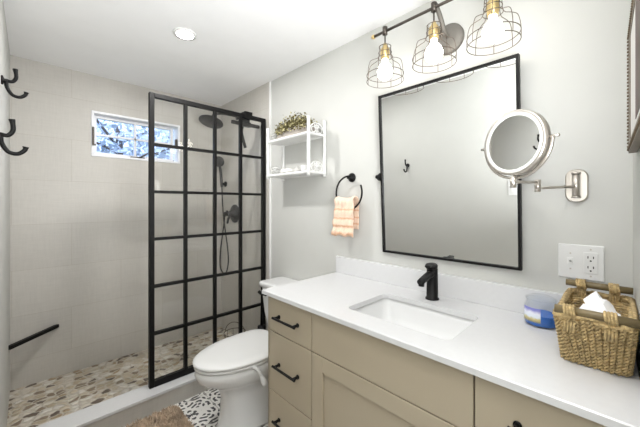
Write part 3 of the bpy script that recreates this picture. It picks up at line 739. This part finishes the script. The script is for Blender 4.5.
def even(ring, N):
    P = ring+[ring[0]]; L_ = [0]
    for p, q in zip(P, P[1:]): L_.append(L_[-1]+(q-p).length)
    out = []; j = 0
    for i in range(N):
        s = L_[-1]*i/N
        while L_[j+1] < s: j += 1
        out.append(P[j].lerp(P[j+1], (s-L_[j])/(L_[j+1]-L_[j])))
    return out
# upright twisted cords
for r_ in range(62):
    b0 = rrect(bcx, bcy, bsec(0)[0]+.003, bsec(0)[1]+.003, .02, CT1+.002, 5); b1 = rrect(bcx+bsec(1)[2], bcy, bsec(1)[0]+.003, bsec(1)[1]+.003, .02, CT1+BH, 5)
    p = even(b0, 62)[r_]; q = even(b1, 62)[r_]
    c0 = V((bcx, bcy, 0))
    for ph in (0, PI):
        m_ = []
        for s in range(57):
            u = s/56; c = p.lerp(q, u); o_ = (V((c.x, c.y, 0))-c0).normalized(); t_ = V((-o_.y, o_.x, 0))
            w_ = u*PI*2*7+ph+r_*.9
            m_.append(c+o_*(.0035+.0030*math.cos(w_))+t_*.0036*math.sin(w_))
        tube(bm, m_, .0029, 5)
obj('woven_sides', bm, M['straw'], bk, True)
bm = B(); box(bm, bcx-.095, bcx+.095, bcy-.058, bcy+.058, CT1+.001, CT1+.007); obj('woven_base', bm, M['straw'], bk)
bm = B()
for rr_ in range(2):
    hx, hy, dx = bsec(1); base = rrect(bcx+dx, bcy, hx+.001, hy+.001, .02, CT1+BH+.004, 8)
    out = []
    m2 = len(base)
    for i in range(m2*3):
        u = i/3; k = int(u) % m2; p = base[k].lerp(base[(k+1) % m2], u-int(u)); ph = i*.8+rr_*PI
        out.append(p+V((0, 0, .005*math.sin(ph)))+(V((p.x-bcx, p.y-bcy, 0)).normalized())*.005*math.cos(ph))
    tube(bm, out, .0055, 6, closed=True)
obj('braided_rim', bm, M['straw'], bk, True)
rodpos = ((.988, .985), (1.272, 1.000))
for rx, rz in rodpos:
    y1_ = .130 if rx < 1.1 else .138
    y0_ = nearY(rx)+.004
    bm = B(); tube(bm, [(rx, y0_, rz), (rx, y1_, rz)], .0105, 14); obj('rod_handle', bm, M['rod'], bk, True)
    for yc in (bcy-.034, bcy+.042):
        bm = B()
        for k in range(4):
            yy = yc-.009+k*.006; tube(bm, [V((rx, yy+.002*math.sin(a_), rz))+V((math.cos(a_)*.0135, 0, math.sin(a_)*.0135)) for a_ in [2*PI*q/14 for q in range(14)]], .0032, 5, closed=True)
            sx_ = bcx+(bsec(1)[0]*(-1 if rx < 1.1 else 1))+bsec(1)[2]
            tube(bm, [(rx, yy, rz-.012), (sx_+(-.006 if rx < 1.1 else .006), yy+.001, CT1+BH-.035)], .0032, 5)
        obj('handle_wrap', bm, M['straw'], bk, True)

tb = thing('tissue_box', 'tissue packet with white tissues inside the seagrass basket', 'tissues', (1.15, .058, CT1+.0075))
bm = B(); box(bm, 1.085, 1.235, .018, .098, CT1+.0075, CT1+.098, .004); obj('box', bm, mat('pale_blue_print', srgb(206, 210, 228), .5, var=.15, vscale=40), tb)
bm = B(); rnd = random.Random(3); 
def sheet(c, u, v, h, n=4, seed=0):
    g = []
    for i in range(n+1):
        row = []
        for j in range(n+1):
            a_, b_ = i/n-.5, j/n-.5
            p = V(c)+V(u)*a_+V(v)*b_+V((0, 0, h))*(max(0, .5-abs(a_))*1.2)
            p += V((noise.noise(V((a_*4+seed, b_*4, 0)))*.010, noise.noise(V((a_*4, b_*4+seed, 5)))*.010, noise.noise(V((a_*5, b_*5, seed)))*.014))
            row.append(bm.verts.new(p))
        g.append(row)
    for i in range(n):
        for j in range(n): bm.faces.new((g[i][j], g[i+1][j], g[i+1][j+1], g[i][j+1]))
sheet((1.155, .045, .955), (.03, -.055, .008), (.05, .03, .045), .035, seed=1)
sheet((1.13, .055, .945), (.05, -.05, 0), (.02, .06, .015), .028, seed=5)
o = obj('tissue', bm, M['tissue'], tb, False)
sd = o.modifiers.new('s', 'SOLIDIFY'); sd.thickness = .0012

# ---------------------------------------------------------------- three-lamp cage fixture
LX, LZ = 1.231, 2.090
lf = thing('vanity_light', 'three-lamp bar light with wire cages above the mirror', 'vanity light', (X1, .569, 2.013))
bm = B(); lathe(bm, [(0, 0), (.068, 0), (.068, .012), (.062, .018), (.03, .022), (0, .022)], (X1, .569, 2.013), (-1, 0, 0), 40); obj('backplate', bm, M['greybronze'], lf, True)
bm = B(); tube(bm, smooth_path([(X1-.02, .569, 2.02), (1.335, .569, 2.035), (1.285, .569, 2.085), (1.25, .569, 2.108), (LX, .569, LZ+.012)]), .010, 12); obj('curved_arm', bm, M['greybronze'], lf, True)
bm = B(); tube(bm, [(LX, .255, LZ), (LX, .878, LZ)], .0065, 12); obj('bar', bm, M['bronze'], lf, True)
bm = B()
for y, s in ((.255, -1), (.878, 1)): bm = B(); lathe(bm, [(0, 0), (.010, 0), (.011, .006), (.008, .014), (0, .016)], (LX, y-.004*s, LZ), (0, s, 0), 16); obj('end_cap', bm, M['brass'], lf, True)
def pendant(y):
    bm = B(); tube(bm, [(LX, y, LZ-.016), (LX, y, LZ+.020)], .012, 14); tube(bm, [(LX, y, LZ-.016), (LX, y, LZ-.068)], .0035, 8)
    p = obj('pendant', bm, M['bronze'], lf, True)
    bm = B(); lathe(bm, [(0, 0), (.008, 0), (.012, -.014), (.021, -.026), (.023, -.045), (.018, -.075), (0, -.075)], (LX, y, LZ-.060), (0, 0, 1), 24); obj('brass_socket', bm, M['brass'], p, True)
    bm = B(); top = LZ-.075; n_r = 8
    prof = [(.028, top), (.033, top-.052), (.058, top-.066), (.076, top-.078), (.084, top-.105), (.087, top-.135), (.087, top-.165)]
    for r, z in (prof[0], (.0305, top-.028), prof[1], prof[5], prof[6]): 
        tube(bm, arc((LX, y, z), r, 0, 2*PI, 40, (1, 0, 0), (0, 1, 0))[:-1], .0016, 6, closed=True)
    for k in range(n_r):
        a_ = 2*PI*(k+.3)/n_r; tube(bm, smooth_path([(LX+math.cos(a_)*r, y+math.sin(a_)*r, z) for r, z in prof], 3), .0014, 5)
    obj('wire_cage', bm, M['wire'], p)
    bm = B(); lathe(bm, [(0, 0), (.013, -.002), (.015, -.022), (.030, -.040), (.037, -.062), (.034, -.085), (.019, -.101), (0, -.106)], (LX, y, LZ-.130), (0, 0, 1), 24); obj('bulb', bm, M['bulb'], p, True)
for y in (.812, .569, .344): pendant(y)

# ---------------------------------------------------------------- wicker wall shelf
SXF, SYL, SYR, ZT, ZB = 1.237, 1.806, 1.369, 1.80, 1.434
ws = thing('wall_shelf', 'white wicker two-tier shelf hung above the toilet', 'shelf', (X1, 1.59, ZB))
for y in (SYL, SYR):
    for x in (SXF, X1-.012):
        bm = B(); n = 12; pts = [(x, y, ZB+(ZT-ZB)*i/n) for i in range(n+1)]; tube(bm, pts, [.0108 if i % 3 else .0122 for i in range(n+1)], 12); obj('post', bm, M['whitewick'], ws, True)
for z in (1.705, 1.462):
    bm = B()
    box(bm, SXF+.004, X1-.002, SYR+.004, SYL-.004, z-.010, z-.002)
    for x in (SXF, X1-.012): tube(bm, [(x, SYR, z-.006), (x, SYL, z-.006)], .0105, 10)
    for y in (SYR, SYL): tube(bm, [(SXF, y, z-.006), (X1-.012, y, z-.006)], .009, 10)
    for k in range(14):
        x = SXF+.012+k*(X1-.024-SXF-.006)/13; tube(bm, [(x, SYR+.006, z-.003), (x, SYL-.006, z-.003)], .0045, 6)
    obj('shelf_board', bm, M['whitewick'], ws)
    for y in (SYR, SYL):
        big = y == SYR
        bm = B(); c = ((SXF+X1-.012)/2, y, z+.002); r = .062; xx, zzv = V((1, 0, 0)), V((0, 0, 1))
        tube(bm, arc(c, r, 0, PI, 24, xx, zzv), .0042, 8)
        for k in (-1, 1):
            c2 = V(c)+xx*k*.028+zzv*.020
            tube(bm, arc(c2, .017, 0, 2*PI, 16, xx, zzv)[:-1], .0030, 6, closed=True)
            tube(bm, [V(c)+xx*k*.004, V(c)+xx*k*.020+zzv*.052], .0030, 6)
        tube(bm, arc(V(c)+zzv*.040, .012, 0, 2*PI, 14, xx, zzv)[:-1], .0028, 6, closed=True)
        tube(bm, [V(c), V(c)+zzv*.062], .003, 6)
        obj('scroll_arch', bm, M['whitewick'], ws, True)
# planter
pl = thing('planter_box', 'whitewashed planter box of leafy greenery on upper shelf', 'plant', (1.315, 1.60, 1.7045))
px0, px1, py0, py1, pz = 1.262, 1.345, 1.41, 1.735, 1.7045
bm = B(); box(bm, px0, px1, py0, py1, pz, pz+.008); box(bm, px0, px0+.008, py0, py1, pz, pz+.068, .001); box(bm, px1-.008, px1, py0, py1, pz, pz+.068, .001)
box(bm, px0, px1, py0, py0+.008, pz, pz+.068, .001); box(bm, px0, px1, py1-.008, py1, pz, pz+.068, .001); obj('box', bm, M['box'], pl)
bm = B(); box(bm, px0+.008, px1-.008, py0+.008, py1-.008, pz+.008, pz+.058); obj('soil', bm, M['soil'], pl)
bm = B(); rnd = random.Random(5)
for i in range(2600):
    u = rnd.random(); y = py0+.0+(py1-py0)*u; hgt = .02+.045*math.sin(PI*min(1, max(0, u*.9+.05)))
    p = V((rnd.gauss((px0+px1)/2-.008, .034), y+rnd.gauss(0, .008), pz+.055+abs(rnd.gauss(0, 1))*hgt*.62))
    p.x = min(max(p.x, px0-.02), X1-.012); p.z = min(p.z, pz+.155)
    if p.z < pz+.075 and not (px0+.01 < p.x < px1-.01): p.z = pz+.072-(.035*rnd.random() if p.x < px0 else 0)
    d = V((rnd.gauss(0, 1), rnd.gauss(0, 1), rnd.gauss(.3, .8))).normalized(); s = rnd.uniform(.007, .013); q = d.orthogonal().normalized()
    q = (q*math.cos(i)+d.cross(q)*math.sin(i)); tip = p+d*s*1.6; w1 = p+d*s*.7+q*s*.5; w2 = p+d*s*.7-q*s*.5; b_ = d.cross(q)*s*.15
    f = bm.faces.new([bm.verts.new(p), bm.verts.new(w1+b_), bm.verts.new(tip), bm.verts.new(w2+b_)]); f.material_index = 1 if rnd.random() < .32 else 0
for i in range(60):
    y = rnd.uniform(py0+.015, py1-.015); x = rnd.uniform(px0+.015, px1-.015); tube(bm, [(x, y, pz+.055), (x+rnd.gauss(0, .008), y+rnd.gauss(0, .01), pz+.11)], .0012, 4, mi=0)
obj('foliage', bm, [M['leafA'], M['leafB']], pl)
# things on the lower shelf
zl = 1.4635
def rolled(y, label):
    bm = B(); x0, x1 = 1.27, 1.345; r0 = .021; turns = 2.6; nn = 44; ring = []
    prof = []
    for i in range(nn+1):
        a_ = turns*2*PI*i/nn; r = .006+(r0-.008)*i/nn; prof.append((r*math.cos(a_), r*math.sin(a_)))
    for x in (x0, (x0+x1)/2, x1):
        ring.append([V((x+rnd.gauss(0, .001), y+p[0], zl+r0+.0012+p[1])) for p in prof])
    loft(bm, ring, cap=False, closed=False)
    o = obj('rolled_washcloth', bm, M['cloth'], None, True); sd = o.modifiers.new('s', 'SOLIDIFY'); sd.thickness = .0055; sd.offset = -1
    tag(o, label, 'washcloth', 'rolled washcloths on the lower shelf')
rolled(1.685, 'white rolled washcloth on the lower shelf, the farther one from the ceramic cup')
rolled(1.638, 'white rolled washcloth on the lower shelf, beside the pale grey dish')
bm = B(); lathe(bm, [(0, 0), (.022, 0), (.027, .012), (.029, .045), (.027, .045), (.024, .012), (0, .006)], (1.30, 1.475, zl), (0, 0, 1), 28)
tag(obj('ceramic_cup', bm, M['ceramic'], None, True), 'small white ceramic cup on the lower shelf', 'cup')
bm = B(); lathe(bm, [(0, 0), (.026, 0), (.030, .010), (.030, .018), (.022, .030), (.010, .036), (.006, .044), (0, .046)], (1.30, 1.555, zl), (0, 0, 1), 28)
tag(obj('lidded_dish', bm, mat('pale_grey_glaze', srgb(196, 194, 190), .3), None, True), 'small pale grey lidded dish between washcloths and cup', 'dish')

# ---------------------------------------------------------------- towel ring and towel
tr = thing('towel_ring', 'black open towel ring on the wall left of the mirror', 'towel ring', (X1, 1.15, 1.41))
bm = B(); lathe(bm, [(0, 0), (.027, 0), (.027, .008), (.012, .012), (.011, .038), (0, .040)], (X1, 1.145, 1.414), (-1, 0, 0), 28); obj('mount', bm, M['black'], tr, True)
rc = (1.344, 1.137, 1.322)
bm = B(); tube(bm, arc(rc, .098, math.radians(100), math.radians(-205), 60, (0, 1, 0), (0, 0, 1)), .0052, 10); obj('ring', bm, M['black'], tr, True)
bm = B(); uvl = bm.loops.layers.uv.new('UVMap')
# profile over the lower arc: front falls in front of the ring, back behind it
prof = []
for i in range(13): prof.append((1.318, 1.068+(1.272-1.068)*i/12, i/12*.95))
for i in range(1, 8): a_ = PI-PI*i/8; prof.append((1.341+.023*math.cos(a_), 1.272+.018*math.sin(a_), 1))
for i in range(9): prof.append((1.366, 1.268-(1.268-1.11)*i/8, 1-.9*i/8))
NY = 30; g_ = []
for i, (x, z, v_) in enumerate(prof):
    row = []
    for j in range(NY+1):
        u = j/NY-.5; tz = (z-1.07)/.22; wdt = .165-.025*tz
        yc = 1.160-.014*tz
        fold = .006*math.sin(u*17+tz*1.5)+.004*math.sin(u*33+2*z*40)
        if x > 1.35: fold = min(fold, .006)*.6
        bulge = .004*math.sin(v_*PI*7)
        zz_ = z-(.5-abs(u))*0+(.010*(2*u)**2 if z > 1.25 else 0)+.004*math.sin(u*14)*(1 if z < 1.1 else 0)
        row.append(bm.verts.new((x-abs(fold)-(bulge if x < 1.33 else 0), yc+u*wdt, zz_)))
    g_.append(row)
for i in range(len(prof)-1):
    for j in range(NY):
        f = bm.faces.new((g_[i][j], g_[i+1][j], g_[i+1][j+1], g_[i][j+1]))
        for lp, (a_, b_) in zip(f.loops, ((i, j), (i+1, j), (i+1, j+1), (i, j+1))): lp[uvl].uv = (b_/NY, prof[a_][2])
o = obj('hand_towel', bm, M['towel'], None, True); tag(o, 'peach banded hand towel draped through the black ring', 'towel')
sd = o.modifiers.new('s', 'SOLIDIFY'); sd.thickness = .006; sd.offset = 0

# ---------------------------------------------------------------- toilet
TY = 1.557
to = thing('toilet', 'white two-piece toilet with closed lid between vanity and shower', 'toilet', (.95, TY, 0))
def egg(z, uf, ub, hw, n=40, sq_=2.3):
    out = []; um = ub+(uf-ub)*.42
    for k in range(n):
        a_ = 2*PI*k/n; c, s = math.cos(a_), math.sin(a_)
        e = 2/2.0 if c > 0 else 2/sq_
        du = (uf-um) if c > 0 else (um-ub)
        u = um+du*math.copysign(abs(c)**e, c); v_ = hw*math.copysign(abs(s)**e, s)
        out.append(V((X1-u, TY+v_, z*.942)))
    return out
bm = B()
sec = [(0, .66, .06, .130, 4), (.018, .662, .06, .132, 4), (.03, .648, .06, .122, 4), (.10, .635, .06, .112, 3.5), (.20, .628, .07, .108, 3), (.255, .640, .08, .115, 3), (.285, .68, .10, .135, 2.8),
       (.315, .728, .13, .162, 2.6), (.345, .758, .16, .177, 2.5), (.375, .768, .18, .182, 2.5), (.400, .766, .19, .181, 2.5), (.408, .755, .20, .172, 2.5)]
loft(bm, [egg(z, a_, b_, h_, 40, s_q) for z, a_, b_, h_, s_q in sec])
obj('bowl', bm, M['ceramic'], to, True)
bm = B(); loft(bm, [egg(z, a_, b_, h_, 48, 3.5) for z, a_, b_, h_ in ((.410, .762, .27, .176), (.413, .770, .262, .183), (.424, .771, .262, .184), (.428, .765, .268, .178))]); obj('seat', bm, M['plastic'], to, True)
bm = B(); loft(bm, [egg(z, a_, b_, h_, 48, 4) for z, a_, b_, h_ in ((.430, .765, .262, .178), (.432, .775, .255, .186), (.443, .777, .253, .188), (.449, .768, .26, .180), (.453, .70, .30, .14), (.454, .60, .38, .06))]); obj('lid', bm, M['plastic'], to, True)
bm = B()
for s in (-1, 1): bm = B(); box(bm, X1-.262, X1-.215, TY+s*.075-.02, TY+s*.075+.02, .385, .411, .006); obj('lid_hinge', bm, M['plastic'], to, True)
bm = B(); tr_ = []
for z, u1, hw in ((.355, .175, .150), (.40, .185, .18), (.50, .195, .205), (.60, .200, .218), (.672, .203, .222)):
    tr_.append([V((X1-.012-p.x, TY+.028+p.y, z)) for p in rrect(u1/2, 0, u1/2, hw, .035, 0)])
loft(bm, tr_); obj('tank', bm, M['ceramic'], to, True)
bm = B(); tr_ = []
for z, e_ in ((.673, -.002), (.677, .008), (.700, .010), (.709, .004), (.711, -.01)):
    tr_.append([V((X1-.010-p.x, TY+.028+p.y, z)) for p in rrect(.105, 0, .105+e_*.9, .232+e_, .035, 0)])
loft(bm, tr_); obj('tank_lid', bm, M['ceramic'], to, True)
bm = B(); lathe(bm, [(0, 0), (.013, 0), (.013, .012), (0, .014)], (X1-.213, TY+.175, .635), (-1, 0, 0), 16); tube(bm, [(X1-.226, TY+.175, .635), (X1-.232, TY+.213, .632), (X1-.232, TY+.240, .640)], [.010, .009, .012], 10); obj('flush_lever', bm, M['black'], to, True, label='small black flush lever')
bm = B(); tube(bm, smooth_path([(.850, 1.392, .388), (.863, 1.364, .385), (.882, 1.350, .345), (.897, 1.338, .297)]), [.010]*5+[.008]*8+[.010, .013, .014, .014, .014, .012], 10)
obj('seat_lift_handle', bm, M['plastic'], to, True, label='white plastic lift handle at the seat side')

# toilet brush
tbx, tby = 1.255, 1.915
tbr = thing('toilet_brush', 'slim black toilet brush standing between tank and shower', 'toilet brush', (tbx, tby, .0))
bm = B(); lathe(bm, [(0, 0), (.040, 0), (.042, .01), (.036, .20), (.030, .34), (.012, .345), (0, .345)], (tbx, tby, 0), (0, 0, 1), 28); obj('holder', bm, M['black'], tbr, True)
bm = B(); lathe(bm, [(0, .346), (.011, .346), (.008, .50), (.0065, .62), (.010, .64), (.006, .655), (0, .656)], (tbx, tby, 0), (0, 0, 1), 16); obj('handle', bm, M['black'], tbr, True)

# ---------------------------------------------------------------- bath mat
bm = B(); rnd = random.Random(11)
mxa, mxb, mya, myb = .02, .655, 1.25, 1.945
def inmat(x, y):
    r = .05; dx = max(mxa+r-x, x-(mxb-r), 0); dy = max(mya+r-y, y-(myb-r), 0); return dx*dx+dy*dy < r*r
loft(bm, [rrect((mxa+mxb)/2, (mya+myb)/2, (mxb-mxa)/2, (myb-mya)/2, .05, z) for z in (.001, .008)])
cnt = 0
while cnt < 15000:
    x, y = rnd.uniform(mxa, mxb), rnd.uniform(mya, myb)
    if not inmat(x, y): continue
    cnt += 1
    h = rnd.uniform(.014, .026)+.004*noise.noise(V((x*30, y*30, 0))); dx, dy = rnd.gauss(0, .008), rnd.gauss(0, .008)
    a_ = rnd.uniform(0, PI); u = V((math.cos(a_), math.sin(a_), 0))*.0028; u2 = V((-u.y, u.x, 0))
    p = V((x, y, .006)); m_ = p+V((dx*.4, dy*.4, h*.6)); t_ = p+V((dx, dy, h))
    b0 = [bm.verts.new(p+u), bm.verts.new(p-u*.5+u2*.8), bm.verts.new(p-u*.5-u2*.8)]
    b1 = [bm.verts.new(m_+u*1.2), bm.verts.new(m_-u*.6+u2), bm.verts.new(m_-u*.6-u2)]; tp = bm.verts.new(t_)
    for k in range(3):
        bm.faces.new((b0[k], b0[(k+1) % 3], b1[(k+1) % 3], b1[k])); bm.faces.new((b1[k], b1[(k+1) % 3], tp))
tag(obj('bath_mat', bm, M['mat']), 'shaggy tan bath mat on the patterned floor beside the curb', 'bath mat')
